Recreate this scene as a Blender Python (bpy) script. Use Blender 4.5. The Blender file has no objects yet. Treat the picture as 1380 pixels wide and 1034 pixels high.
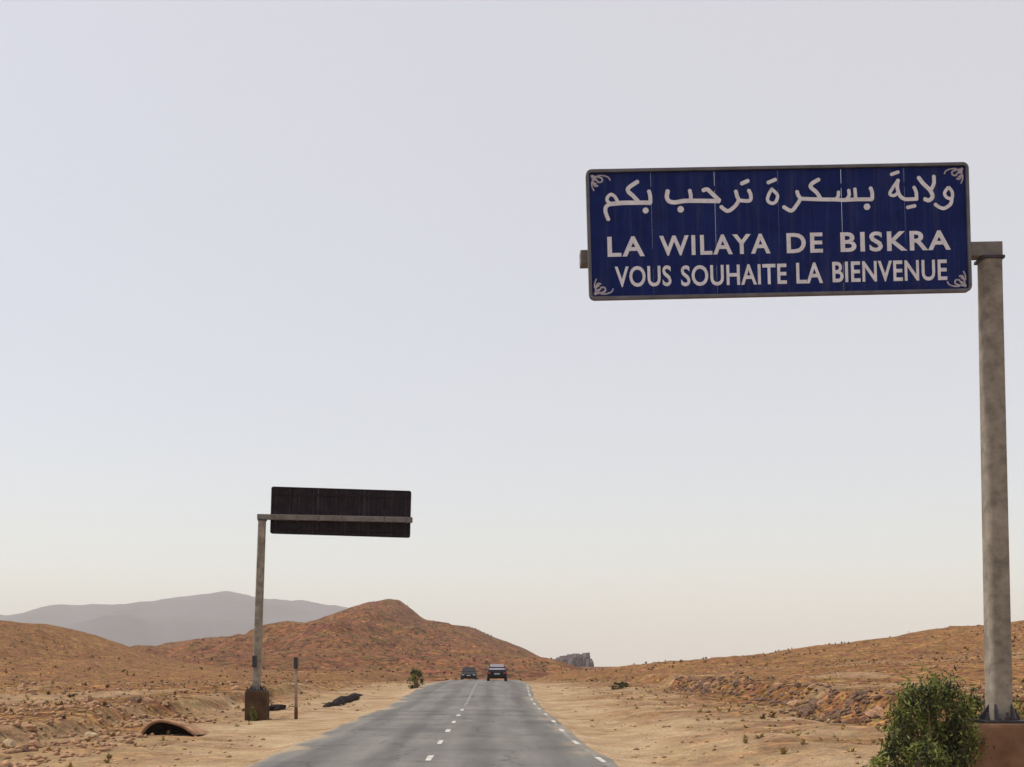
import bpy, math, random
import numpy as np
from mathutils import Vector, Matrix, noise as mnoise

random.seed(7)
RNG = np.random.default_rng(11)
SC = bpy.context.scene
COL = SC.collection

# ------------------------------------------------------------------ camera, sky, sun, exposure
F = 1500.0                     # focal length in photo pixels (photo is 1380 wide)
VPX, HOR, CAMH = 668.0, 890.0, 2.0
cam_d = bpy.data.cameras.new('camera')
cam_d.sensor_fit = 'HORIZONTAL'; cam_d.sensor_width = 36.0
cam_d.lens = F / 1380.0 * 36.0
cam_d.shift_x = (690.0 - VPX) / 1380.0
cam_d.shift_y = (HOR - 517.0) / 1380.0
cam_d.clip_start = 0.1; cam_d.clip_end = 40000.0
cam = bpy.data.objects.new('camera', cam_d); COL.objects.link(cam)
cam.location = (0, 0, CAMH); cam.rotation_euler = (math.radians(90), 0, 0)
SC.camera = cam

SUN_EL, SUN_AZ = math.radians(57), math.radians(-84)     # azimuth from +Y (view direction), negative = left
w = bpy.data.worlds.new('World'); SC.world = w; w.use_nodes = True
nt = w.node_tree; nt.nodes.clear()
sky = nt.nodes.new('ShaderNodeTexSky'); sky.sky_type = 'NISHITA'; sky.sun_disc = False
sky.sun_elevation = SUN_EL; sky.sun_rotation = SUN_AZ
sky.air_density = 1.0; sky.dust_density = 1.4; sky.ozone_density = 1.0; sky.altitude = 100
hsv = nt.nodes.new('ShaderNodeHueSaturation'); hsv.inputs['Saturation'].default_value = 1.4
flat = nt.nodes.new('ShaderNodeMix'); flat.data_type = 'RGBA'; flat.blend_type = 'MIX'
flat.inputs[0].default_value = 0.5
flat.inputs[7].default_value = (10.3, 9.35, 8.3, 1)      # milky dust veil over the whole sky
bg = nt.nodes.new('ShaderNodeBackground'); bg.inputs['Strength'].default_value = 0.124
wo = nt.nodes.new('ShaderNodeOutputWorld')
tc = nt.nodes.new('ShaderNodeTexCoord'); sep = nt.nodes.new('ShaderNodeSeparateXYZ'); com = nt.nodes.new('ShaderNodeCombineXYZ')
mx = nt.nodes.new('ShaderNodeMath'); mx.operation = 'MAXIMUM'; mx.inputs[1].default_value = 0.004   # the milky horizon goes on below eye level
nt.links.new(tc.outputs['Generated'], sep.inputs[0]); nt.links.new(sep.outputs[0], com.inputs[0]); nt.links.new(sep.outputs[1], com.inputs[1])
nt.links.new(sep.outputs[2], mx.inputs[0]); nt.links.new(mx.outputs[0], com.inputs[2]); nt.links.new(com.outputs[0], sky.inputs['Vector'])
nt.links.new(sky.outputs[0], hsv.inputs['Color']); nt.links.new(hsv.outputs[0], flat.inputs[6])
nt.links.new(flat.outputs[2], bg.inputs['Color']); nt.links.new(bg.outputs[0], wo.inputs['Surface'])

sun_d = bpy.data.lights.new('sun', 'SUN'); sun_d.energy = 3.4; sun_d.angle = math.radians(4.0)
sun_d.color = (1.0, 0.93, 0.82)
sun = bpy.data.objects.new('sun', sun_d); COL.objects.link(sun)
sdir = Vector((math.sin(SUN_AZ) * math.cos(SUN_EL), math.cos(SUN_AZ) * math.cos(SUN_EL), math.sin(SUN_EL)))
sun.rotation_euler = sdir.to_track_quat('Z', 'Y').to_euler()

SC.view_settings.view_transform = 'Standard'; SC.view_settings.look = 'None'
SC.view_settings.exposure = 0.0; SC.view_settings.gamma = 1.0
SC.view_settings.use_curve_mapping = False
SC.render.engine = 'CYCLES'
SC.cycles.use_denoising = True
SC.cycles.volume_bounces = 1
SC.cycles.max_bounces = 6
SC.cycles.filter_width = 1.5

# ------------------------------------------------------------------ helpers
def tag(o, label=None, cat=None, group=None, kind=None):
    if label: o['label'] = label
    if cat: o['category'] = cat
    if group: o['group'] = group
    if kind: o['kind'] = kind
    return o

def link(name, mesh, mat=None, parent=None):
    o = bpy.data.objects.new(name, mesh); COL.objects.link(o)
    if mat is not None and len(mesh.materials) == 0: mesh.materials.append(mat)
    if parent is not None: o.parent = parent
    return o

def empty(name, loc=(0, 0, 0), rz=0.0):
    o = bpy.data.objects.new(name, None); COL.objects.link(o)
    o.location = loc; o.rotation_euler = (0, 0, rz); o.empty_display_size = 0.2
    return o

def arr_mesh(name, V, Fc, smooth=False):
    V = np.asarray(V, np.float32); Fc = np.asarray(Fc, np.int32)
    m = bpy.data.meshes.new(name)
    k = Fc.shape[1]
    m.vertices.add(len(V)); m.vertices.foreach_set('co', V.ravel())
    m.loops.add(Fc.size); m.loops.foreach_set('vertex_index', Fc.ravel())
    m.polygons.add(len(Fc)); m.polygons.foreach_set('loop_start', np.arange(0, Fc.size, k, dtype=np.int32))
    m.polygons.foreach_set('loop_total', np.full(len(Fc), k, np.int32))
    if smooth: m.polygons.foreach_set('use_smooth', np.ones(len(Fc), bool))
    m.update(calc_edges=True); m.validate()
    return m

class MB:
    """collects simple shapes and builds ONE mesh object"""
    def __init__(s): s.v = []; s.f = []
    def add(s, vs, fs):
        b = len(s.v); s.v += [tuple(p) for p in vs]; s.f += [tuple(i + b for i in f) for f in fs]
    def box(s, c, d, rot=None, taper=1.0):
        hx, hy, hz = d[0] / 2, d[1] / 2, d[2] / 2
        vs = []
        for sz in (-1, 1):
            t = taper if sz > 0 else 1.0
            for sx, sy in ((-1, -1), (1, -1), (1, 1), (-1, 1)):
                p = Vector((sx * hx * t, sy * hy * t, sz * hz))
                if rot is not None: p = rot @ p
                vs.append(p + Vector(c))
        s.add(vs, [(3, 2, 1, 0), (4, 5, 6, 7), (0, 1, 5, 4), (1, 2, 6, 5), (2, 3, 7, 6), (3, 0, 4, 7)])
    def tube(s, pts, rads, n=10, cap=True):
        rings = []
        for i, p in enumerate(pts):
            p = Vector(p)
            a = Vector(pts[max(i - 1, 0)]); b = Vector(pts[min(i + 1, len(pts) - 1)])
            t = (b - a).normalized()
            u = t.cross(Vector((0, 1, 0)) if abs(t.y) < 0.9 else Vector((1, 0, 0))).normalized(); v = t.cross(u)
            rings.append([p + (u * math.cos(6.28318 * k / n) + v * math.sin(6.28318 * k / n)) * rads[i] for k in range(n)])
        s.loft(rings, cap)
    def loft(s, rings, cap=True):
        n = len(rings[0]); vs = [p for r in rings for p in r]; fs = []
        for i in range(len(rings) - 1):
            for k in range(n):
                a, b = i * n + k, i * n + (k + 1) % n
                fs.append((a, b, b + n, a + n))
        if cap:
            fs.append(tuple(range(n - 1, -1, -1))); o = (len(rings) - 1) * n; fs.append(tuple(range(o, o + n)))
        s.add(vs, fs)
    def build(s, name, mat, parent=None, smooth=False, bevel=0.0):
        m = bpy.data.meshes.new(name); m.from_pydata([tuple(p) for p in s.v], [], s.f); m.validate()
        import bmesh
        bm = bmesh.new(); bm.from_mesh(m); bmesh.ops.recalc_face_normals(bm, faces=bm.faces[:])
        if bevel > 0: bmesh.ops.bevel(bm, geom=bm.edges[:], offset=bevel, segments=2, affect='EDGES', profile=0.5)
        bm.to_mesh(m); bm.free()
        if smooth:
            for p in m.polygons: p.use_smooth = True
        return link(name, m, mat, parent)

def rring(hx, hy, r, z, seg=4, dx=0.0, dy=0.0):
    """rounded rectangle ring in the xy plane at height z"""
    out = []
    for cx, cy, a0 in ((1, 1, 0), (-1, 1, 90), (-1, -1, 180), (1, -1, 270)):
        for k in range(seg + 1):
            a = math.radians(a0 + 90.0 * k / seg)
            out.append(Vector((cx * (hx - r) + r * math.cos(a) + dx, cy * (hy - r) + r * math.sin(a) + dy, z)))
    return out

# ---- value noise in numpy
def _hash(ix, iy, seed):
    h = (ix.astype(np.int64) * 374761393 + iy.astype(np.int64) * 668265263 + seed * 974711) & 0x7fffffff
    h = ((h ^ (h >> 13)) * 1274126177) & 0x7fffffff
    return ((h ^ (h >> 16)) & 0xffff) / 65535.0
def vnoise(x, y, seed=0):
    x0 = np.floor(x); y0 = np.floor(y); fx = x - x0; fy = y - y0
    fx = fx * fx * fx * (fx * (fx * 6 - 15) + 10); fy = fy * fy * fy * (fy * (fy * 6 - 15) + 10)
    a = _hash(x0, y0, seed); b = _hash(x0 + 1, y0, seed); c = _hash(x0, y0 + 1, seed); d = _hash(x0 + 1, y0 + 1, seed)
    return (a + (b - a) * fx) * (1 - fy) + (c + (d - c) * fx) * fy - 0.5
def fbm(x, y, scale, octv=4, seed=0, gain=0.5):
    out = 0.0; amp = 1.0; fr = 1.0 / scale
    ca, sa = math.cos(0.6), math.sin(0.6)
    for o in range(octv):
        xr = (x * ca - y * sa) * fr; yr = (x * sa + y * ca) * fr
        out = out + amp * vnoise(xr + 17.3 * o, yr - 9.1 * o, seed + o * 31); amp *= gain; fr *= 2.03
        ca, sa = ca * 0.8 - sa * 0.6, sa * 0.8 + ca * 0.6
    return out
def ss(a, b, x):
    t = np.clip((x - a) / (b - a), 0, 1); return t * t * (3 - 2 * t)

# ------------------------------------------------------------------ materials
def mat(name, rough=0.9, spec=0.2):
    m = bpy.data.materials.new(name); m.use_nodes = True
    t = m.node_tree; b = t.nodes['Principled BSDF']
    b.inputs['Roughness'].default_value = rough; b.inputs['Specular IOR Level'].default_value = spec
    return m, t, b
def N(t, kind, **kw):
    n = t.nodes.new(kind)
    for k, v in kw.items():
        if k in n.inputs: n.inputs[k].default_value = v
        else: setattr(n, k, v)
    return n
def ramp(t, src, stops):
    r = t.nodes.new('ShaderNodeValToRGB'); e = r.color_ramp.elements
    while len(e) < len(stops): e.new(0.5)
    for i, (p, c) in enumerate(stops):
        e[i].position = p; e[i].color = (*c, 1) if len(c) == 3 else c
    t.links.new(src, r.inputs['Fac']); return r
def mixc(t, fac, a, b, mode='MIX'):
    m = t.nodes.new('ShaderNodeMix'); m.data_type = 'RGBA'; m.blend_type = mode
    for s, i in ((fac, 0), (a, 6), (b, 7)):
        if hasattr(s, 'links'): t.links.new(s, m.inputs[i])
        else: m.inputs[i].default_value = s if i == 0 else (*s, 1)
    return m.outputs[2]
def posn(t, scale, detail=4, rough=0.6, obj=False, vec=None):
    n = N(t, 'ShaderNodeTexNoise', Scale=scale, Detail=detail, Roughness=rough)
    if vec is None:
        g = t.nodes.new('ShaderNodeTexCoord' if obj else 'ShaderNodeNewGeometry')
        vec = g.outputs['Object' if obj else 'Position']
    t.links.new(vec, n.inputs['Vector']); return n.outputs['Fac']
def bump(t, b, h, strength=0.5, dist=0.02):
    n = N(t, 'ShaderNodeBump', Strength=strength, Distance=dist)
    t.links.new(h, n.inputs['Height']); t.links.new(n.outputs[0], b.inputs['Normal'])

def plain(name, col, rough=0.8, spec=0.2, var=0.25, scale=6.0, metal=0.0, bmp=0.0):
    m, t, b = mat(name, rough, spec); b.inputs['Metallic'].default_value = metal
    f = posn(t, scale, 5, 0.65, obj=True)
    lo = tuple(c * (1 - var) for c in col); hi = tuple(min(1, c * (1 + var)) for c in col)
    r = ramp(t, f, [(0.3, lo), (0.7, hi)]); t.links.new(r.outputs[0], b.inputs['Base Color'])
    if bmp > 0: bump(t, b, f, 0.6, bmp)
    return m

def ground_material(name, cols, sand=True, k=1.0):
    """stony desert: patches of red earth, olive gravel, tan dust and dark stones"""
    m, t, b = mat(name, 0.95, 0.1)
    big = posn(t, 0.11 * k, 5, 0.65); hue = posn(t, 0.42 * k, 5, 0.7); mid = posn(t, 0.9 * k, 6, 0.75)
    spk = posn(t, 2.9 * k, 4, 0.75); fine = posn(t, 11.0 * k, 4, 0.75)
    c = ramp(t, big, [(0.34, cols[0]), (0.5, cols[1]), (0.66, cols[2])]).outputs[0]
    c = mixc(t, ramp(t, hue, [(0.46, (0, 0, 0)), (0.56, (0.85, 0.85, 0.85))]).outputs[0], c, cols[3])
    hue2 = posn(t, 0.6 * k + 0.013, 4, 0.7)
    c = mixc(t, ramp(t, hue2, [(0.50, (0, 0, 0)), (0.60, (0.8, 0.8, 0.8))]).outputs[0], c, cols[4])
    v = ramp(t, mid, [(0.37, (0.46, 0.42, 0.41)), (0.5, (0.95, 0.95, 0.95)), (0.63, (1.45, 1.40, 1.30))]).outputs[0]
    c = mixc(t, 0.9, c, v, 'MULTIPLY')
    sv = ramp(t, spk, [(0.36, (0.22, 0.18, 0.18)), (0.45, (0.75, 0.72, 0.71)), (0.55, (1.1, 1.08, 1.05)), (0.66, (1.85, 1.75, 1.6))]).outputs[0]
    c = mixc(t, 1.0, c, sv, 'MULTIPLY')
    fv = ramp(t, fine, [(0.32, (0.55, 0.52, 0.5)), (0.5, (1, 1, 1)), (0.70, (1.35, 1.3, 1.25))]).outputs[0]
    c = mixc(t, 0.7, c, fv, 'MULTIPLY')
    if sand:
        a = t.nodes.new('ShaderNodeAttribute'); a.attribute_name = 'sand'
        sb = posn(t, 0.9, 5, 0.65); sf = posn(t, 16.0, 5, 0.8)
        sc = ramp(t, sb, [(0.3, (0.29, 0.195, 0.108)), (0.52, (0.385, 0.282, 0.172)), (0.75, (0.46, 0.36, 0.24))]).outputs[0]
        sv2 = ramp(t, sf, [(0.37, (0.52, 0.49, 0.46)), (0.5, (1, 1, 1)), (0.62, (1.35, 1.32, 1.3))]).outputs[0]
        sc = mixc(t, 0.7, sc, sv2, 'MULTIPLY')
        c = mixc(t, a.outputs['Fac'], c, sc)
    t.links.new(c, b.inputs['Base Color'])
    mth = N(t, 'ShaderNodeMath', operation='ADD'); t.links.new(spk, mth.inputs[0]); t.links.new(mid, mth.inputs[1])
    bump(t, b, mth.outputs[0], 0.9, 0.10 / k)
    return m

M = {}
M['ground'] = ground_material('ground', [(0.178, 0.092, 0.035), (0.228, 0.119, 0.046), (0.29, 0.16, 0.066)] + [(0.19, 0.082, 0.046), (0.20, 0.130, 0.044)])
M['hill'] = ground_material('hill', [(0.138, 0.062, 0.026), (0.180, 0.079, 0.033), (0.225, 0.11, 0.042)] + [(0.16, 0.060, 0.037), (0.15, 0.092, 0.032)], sand=False, k=0.23)
M['mountain'] = plain('mountain', (0.06, 0.048, 0.066), 1.0, 0.0, 0.3, 0.004)

def asphalt():
    m, t, b = mat('asphalt', 0.85, 0.25)
    g = t.nodes.new('ShaderNodeNewGeometry')
    mp = N(t, 'ShaderNodeMapping'); mp.inputs['Scale'].default_value = (1.0, 0.09, 1.0)
    t.links.new(g.outputs['Position'], mp.inputs['Vector'])
    st = posn(t, 1.6, 5, 0.6, vec=mp.outputs[0]); fn = posn(t, 30, 5, 0.8); bl = posn(t, 0.35, 4, 0.6)
    c = ramp(t, st, [(0.3, (0.125, 0.118, 0.108)), (0.5, (0.155, 0.148, 0.138)), (0.7, (0.19, 0.182, 0.168))]).outputs[0]
    c = mixc(t, 0.55, c, ramp(t, fn, [(0.3, (0.6, 0.6, 0.6)), (0.7, (1.4, 1.4, 1.4))]).outputs[0], 'MULTIPLY')
    c = mixc(t, 0.6, c, ramp(t, bl, [(0.35, (0.75, 0.75, 0.76)), (0.65, (1.18, 1.16, 1.13))]).outputs[0], 'MULTIPLY')
    tr = t.nodes.new('ShaderNodeAttribute'); tr.attribute_name = 'track'
    c = mixc(t, tr.outputs['Fac'], c, mixc(t, 1.0, c, (0.76, 0.76, 0.78), 'MULTIPLY'))
    pt = posn(t, 0.22, 3, 0.5); pr = ramp(t, pt, [(0.60, (0, 0, 0)), (0.615, (0.5, 0.5, 0.5))])
    c = mixc(t, pr.outputs[0], c, mixc(t, 1.0, c, (0.62, 0.62, 0.64), 'MULTIPLY'))
    vc = N(t, 'ShaderNodeTexVoronoi', Scale=0.32); vc.feature = 'DISTANCE_TO_EDGE'
    wp = N(t, 'ShaderNodeTexNoise', Scale=1.3, Detail=4); t.links.new(g.outputs['Position'], wp.inputs['Vector'])
    va = N(t, 'ShaderNodeVectorMath', operation='ADD'); t.links.new(g.outputs['Position'], va.inputs[0]); t.links.new(wp.outputs['Color'], va.inputs[1]); t.links.new(va.outputs[0], vc.inputs['Vector'])
    cr = ramp(t, vc.outputs['Distance'], [(0.0, (0.35, 0.35, 0.35)), (0.012, (1, 1, 1))])
    c = mixc(t, 0.8, c, cr.outputs[0], 'MULTIPLY')
    a = t.nodes.new('ShaderNodeAttribute'); a.attribute_name = 'dust'
    c = mixc(t, a.outputs['Fac'], c, (0.36, 0.27, 0.17))
    t.links.new(c, b.inputs['Base Color']); bump(t, b, fn, 0.5, 0.01)
    return m
M['asphalt'] = asphalt()

def paint():
    m, t, b = mat('road_paint', 0.7, 0.3)
    f = posn(t, 7, 5, 0.8)
    r = ramp(t, f, [(0.36, (0.22, 0.21, 0.195)), (0.52, (0.56, 0.54, 0.49))]); t.links.new(r.outputs[0], b.inputs['Base Color'])
    return m
M['paint'] = paint()
def paint_worn():
    m, t, b = mat('road_paint_worn', 0.8, 0.25)
    f = posn(t, 3.0, 6, 0.8)
    r = ramp(t, f, [(0.44, (0.15, 0.143, 0.134)), (0.66, (0.32, 0.31, 0.29))]); t.links.new(r.outputs[0], b.inputs['Base Color'])
    return m
M['worn'] = paint_worn()

def blue_paint():
    m, t, b = mat('blue_enamel', 0.6, 0.12)
    f = posn(t, 3, 6, 0.7, obj=True); f2 = posn(t, 40, 3, 0.7, obj=True)
    c = ramp(t, f, [(0.3, (0.004, 0.010, 0.075)), (0.7, (0.008, 0.020, 0.13))]).outputs[0]
    c = mixc(t, 0.35, c, ramp(t, f2, [(0.3, (0.6, 0.6, 0.6)), (0.7, (1.4, 1.4, 1.4))]).outputs[0], 'MULTIPLY')
    tx = t.nodes.new('ShaderNodeTexCoord'); mp = N(t, 'ShaderNodeMapping'); mp.inputs['Scale'].default_value = (9.0, 1.0, 0.5)
    t.links.new(tx.outputs['Object'], mp.inputs['Vector'])
    dn = posn(t, 1.0, 5, 0.7, vec=mp.outputs[0])
    c = mixc(t, ramp(t, dn, [(0.48, (0, 0, 0)), (0.72, (0.22, 0.22, 0.22))]).outputs[0], c, (0.10, 0.10, 0.115))
    t.links.new(c, b.inputs['Base Color']); return m
M['blue'] = blue_paint()
M['back'] = plain('sign_back', (0.020, 0.013, 0.018), 0.8, 0.2, 0.5, 3.0)
M['rib'] = plain('sign_rib', (0.035, 0.026, 0.032), 0.7, 0.2, 0.5, 3.0)
M['letter'] = plain('letter_white', (0.68, 0.66, 0.69), 0.6, 0.3, 0.16, 9.0)
M['ornament'] = plain('ornament_pale', (0.40, 0.36, 0.40), 0.6, 0.3, 0.3, 20.0)
M['frame'] = plain('frame_grey', (0.115, 0.108, 0.118), 0.55, 0.4, 0.35, 4.0)
M['pole'] = plain('pole_weathered', (0.255, 0.222, 0.183), 0.85, 0.2, 0.42, 4.5, bmp=0.01)
M['arm'] = plain('arm_steel', (0.17, 0.15, 0.135), 0.7, 0.3, 0.3, 5.0)
M['steel_dark'] = plain('steel_dark', (0.035, 0.03, 0.038), 0.6, 0.4, 0.4, 6.0)
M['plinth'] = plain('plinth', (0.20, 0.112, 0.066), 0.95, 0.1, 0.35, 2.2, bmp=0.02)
M['plinth_shaded'] = plain('plinth_shaded', (0.085, 0.048, 0.028), 0.95, 0.1, 0.45, 2.2, bmp=0.02)  # plinth colour darkened so the left pedestal looks in shade
M['rock'] = plain('rock', (0.34, 0.20, 0.12), 0.95, 0.1, 0.45, 3.0, bmp=0.05)
M['rock_dark'] = plain('rock_dark', (0.16, 0.10, 0.070), 0.95, 0.1, 0.5, 3.0, bmp=0.05)
M['rock_pale'] = plain('rock_pale', (0.46, 0.345, 0.22), 0.95, 0.1, 0.3, 3.0, bmp=0.03)
M['crag'] = plain('crag', (0.115, 0.088, 0.095), 0.95, 0.1, 0.4, 0.6, bmp=0.1)
M['bark'] = plain('bark', (0.16, 0.11, 0.07), 0.95, 0.1, 0.4, 8.0)
M['leaf'] = plain('leaf', (0.145, 0.165, 0.042), 0.75, 0.2, 0.6, 2.2)
M['leaf_dark'] = plain('leaf_dark', (0.045, 0.052, 0.024), 0.8, 0.2, 0.5, 1.5)
M['scrub'] = plain('scrub', (0.155, 0.098, 0.045), 0.95, 0.1, 0.5, 0.4)
M['straw'] = plain('straw', (0.36, 0.26, 0.12), 0.95, 0.1, 0.4, 0.7)
M['near_black'] = plain('near_black', (0.018, 0.012, 0.011), 0.95, 0.1, 0.5, 5.0)  # near black: shade inside the hollow, also the ledge and short rock
M['car_dark'] = plain('car_dark', (0.012, 0.010, 0.014), 0.5, 0.15, 0.2, 2.0)
M['car_grey'] = plain('car_grey', (0.42, 0.40, 0.43), 0.35, 0.5, 0.1, 2.0)
M['glass_dark'] = plain('glass_dark', (0.02, 0.018, 0.022), 0.4, 0.2, 0.2, 2.0)
M['glass_sky'] = plain('glass_sky', (0.30, 0.28, 0.32), 0.15, 0.6, 0.1, 2.0)
M['tyre'] = plain('tyre', (0.02, 0.02, 0.02), 0.9, 0.1, 0.2, 8.0)
M['rim'] = plain('rim', (0.4, 0.4, 0.4), 0.4, 0.5, 0.1, 8.0)
M['lamp_red'] = plain('lamp_red', (0.3, 0.02, 0.015), 0.3, 0.5, 0.1, 8.0)
M['lamp_clear'] = plain('lamp_clear', (0.7, 0.7, 0.68), 0.2, 0.6, 0.1, 8.0)
M['post'] = plain('post', (0.30, 0.24, 0.19), 0.85, 0.2, 0.3, 4.0)
M['rust'] = plain('rust', (0.13, 0.05, 0.022), 0.9, 0.1, 0.4, 6.0)

# ------------------------------------------------------------------ terrain
ROAD_L, ROAD_R, ROAD_C = -4.75, 2.1, -1.3
def flare(y): return 0.42 * (1 - ss(14, 30, np.asarray(y, float))) - 0.12 * ss(32, 50, np.asarray(y, float)) + 0.35 * ss(54, 76, np.asarray(y, float))
def road_z(y):
    y = np.asarray(y, float)
    return 0.30 * ss(46, 74, y) - 0.25 * ss(80, 106, y) - 3.05 * ss(104, 195, y)
RX = np.array([8, 12.3, 17.9, 21.7, 31, 40.3, 49.7, 60.9, 66.5, 95, 140, 400.])
RZ = np.array([0.0, .32, .6, 1.35, 2.28, 3.1, 4.5, 6.0, 6.85, 11, 16, 22.])
LX = np.array([-400, -160, -112, -89, -81, -73, -64, -50, -38.])
LZ = np.array([20, 15.5, 12.4, 8.7, 6.9, 4.3, 2.5, 0.8, 0.0])
def ground_z(x, y):
    x = np.asarray(x, float); y = np.asarray(y, float)
    dr = np.maximum(np.maximum(x - ROAD_R - flare(y), ROAD_L - x), 0)
    r0 = 0.30 * ss(46, 74, y)
    side = np.maximum(ss(8, 13, x), ss(-9, -14, x)) if False else np.maximum(ss(8, 13, x), 1 - ss(-22, -12, x))
    dip = (-0.25 * ss(80, 106, y) - 3.05 * ss(104, 195, y))
    z = r0 * (1 - 0.5 * side) + dip * (1 - side)
    amp = np.clip((dr - 0.3) / 6.0, 0, 1)
    z = z + amp * (0.34 * fbm(x, y, 7.0, 4, 3) + 0.10 * fbm(x, y, 1.1, 3, 8)) + np.clip(dr / 1.5, 0, 1) * 0.035 * fbm(x, y, 0.4, 2, 5)
    z = z - 0.07 * ss(0.0, 0.5, dr) + 0.0
    z = z - 0.03 * (dr <= 0)
    # right verge climbs to the sign, then a stony cut bank parallel to the road
    z = z + 0.32 * ss(3.2, 6.2, x) * (1 - ss(34, 60, y))
    xb = 12.2 + 1.6 * fbm(x * 0 + 3.0, y, 9.0, 3, 21) + 0.4 * fbm(x, y, 1.5, 2, 23)
    z = z + 0.6 * ss(0, 1.1, x - xb) * (1 - ss(80, 110, y)) * ss(2, 12, y)
    z = z - 0.28 * np.exp(-((x - xb + 0.9) / 0.9) ** 2) * (1 - ss(80, 110, y))
    # left low step
    xl = -11.6 + 1.4 * fbm(x * 0 + 5.0, y, 8.0, 3, 41)
    z = z + 0.45 * ss(0, 0.8, xl - x) * (1 - ss(60, 90, y))
    # ridges either side
    wr = np.clip((y - 16) / (140 - 16), 0, 1) ** 1.05
    ridge_r = np.interp(x, RX, RZ) * wr * (1 - ss(150, 260, y) * 1.0)
    wl = np.clip((y - 42) / (200 - 42), 0, 1) ** 1.25
    ridge_l = np.interp(x, LX, LZ) * wl * (1 - ss(212, 330, y))
    rough_r = wr * ss(14, 30, x) * (1 - ss(150, 260, y)) * (0.9 * fbm(x, y, 14, 5, 51, 0.55))
    rough_l = wl * ss(40, 70, -x) * (1 - ss(212, 330, y)) * (1.6 * fbm(x, y, 24, 5, 61, 0.55))
    z = z + ridge_r + ridge_l + rough_r + rough_l
    z = z - 3.0 * ss(180, 330, y) * side
    z = z - 0.0155 * np.clip(y - 300, 0, None)          # beyond the pass the land falls away
    return z

def graded(lo, hi, step, grow, far):
    a = [0.0]; s = step
    while a[-1] < far:
        a.append(a[-1] + s)
        if a[-1] > hi: s *= grow
    return a
xp = graded(0, 14, 0.16, 1.035, 9000.0)
xs = np.array([-v for v in xp[:0:-1]] + xp) - 1.0
ys = [-9000, -3000, -800, -200, -60, -20, -6]
y = 0.0
while y < 9000:
    ys.append(y); y += 0.16 if y < 8 else max(0.16, y * 0.0125)
ys = np.array(ys + [9000.0])
X, Y = np.meshgrid(xs, ys)
Z = ground_z(X, Y)
nx, ny = len(xs), len(ys)
ii = np.arange(nx * ny).reshape(ny, nx)
faces = np.stack([ii[:-1, :-1], ii[:-1, 1:], ii[1:, 1:], ii[1:, :-1]], -1).reshape(-1, 4)
gm = arr_mesh('ground', np.stack([X, Y, Z], -1).reshape(-1, 3), faces, True)
dr = np.maximum(np.maximum(X - ROAD_R, ROAD_L - X), 0)
wob = fbm(X, Y, 6.0, 4, 77) * 3.2
lim = np.where(X > 0, 3.0, 3.9)
sand = 1 - ss(-1.6, 1.8, dr + wob - lim)
sand = np.maximum(sand, 0.62 * (1 - ss(4.5, 8.5, dr + wob)) * (0.75 + 1.2 * fbm(X, Y, 1.6, 4, 78)))
sand = np.clip(sand * (0.82 + 0.5 * fbm(X, Y, 1.2, 3, 79)), 0, 1) * (1 - 0.6 * ss(75, 100, Y))
sand = np.maximum(sand, 0.45 * ss(0.05, 0.35, fbm(X, Y, 5.0, 5, 83)) * (np.abs(X) < 60) * (1 - ss(60, 120, Y)))
at = gm.attributes.new('sand', 'FLOAT', 'POINT'); at.data.foreach_set('value', sand.ravel().astype(np.float32))
ground = tag(link('ground', gm, M['ground']), 'dry stony orange-brown desert ground with sandy verges', kind='structure')

# road: a slightly crowned sheet over the ground
ry = np.concatenate([np.arange(-60, 4, 4.0), np.arange(4, 240, 0.33)])
rxs = np.linspace(0, 1, 57)
RXg, RYg = np.meshgrid(rxs, ry)
ragL = 0.16 * fbm(RYg * 0 + 1, RYg, 2.2, 4, 91); ragR = 0.10 * fbm(RYg * 0 + 9, RYg, 2.2, 4, 93)
Xr = (ROAD_L + ragL) * (1 - RXg) + (ROAD_R + ragR + flare(RYg)) * RXg
Zr = road_z(RYg) + 0.028 + 0.05 * (1 - (2 * RXg - 1) ** 2) - 0.03 * (np.abs(2 * RXg - 1) > 0.99)
ii = np.arange(Xr.size).reshape(Xr.shape)
rm = arr_mesh('road', np.stack([Xr, RYg, Zr], -1).reshape(-1, 3),
              np.stack([ii[:-1, :-1], ii[:-1, 1:], ii[1:, 1:], ii[1:, :-1]], -1).reshape(-1, 4), True)
edge = np.minimum(Xr - ROAD_L, ROAD_R + flare(RYg) - Xr)
dust = (1 - ss(0.0, 0.42, edge + 0.8 * fbm(Xr, RYg, 1.5, 4, 95))) * np.where(Xr < ROAD_C, 0.8, 0.4)
lane = np.minimum.reduce([np.abs(Xr - q) for q in (-3.75, -2.25, -0.35, 1.15)])
track = (1 - ss(0.12, 0.5, lane + 0.25 * fbm(Xr, RYg * 0.15, 0.8, 3, 97)))
att = rm.attributes.new('track', 'FLOAT', 'POINT'); att.data.foreach_set('value', track.ravel().astype(np.float32))
at = rm.attributes.new('dust', 'FLOAT', 'POINT'); at.data.foreach_set('value', dust.ravel().astype(np.float32))
road = tag(link('road', rm, M['asphalt']), 'faded grey asphalt two lane road running to a crest', kind='structure')

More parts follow.
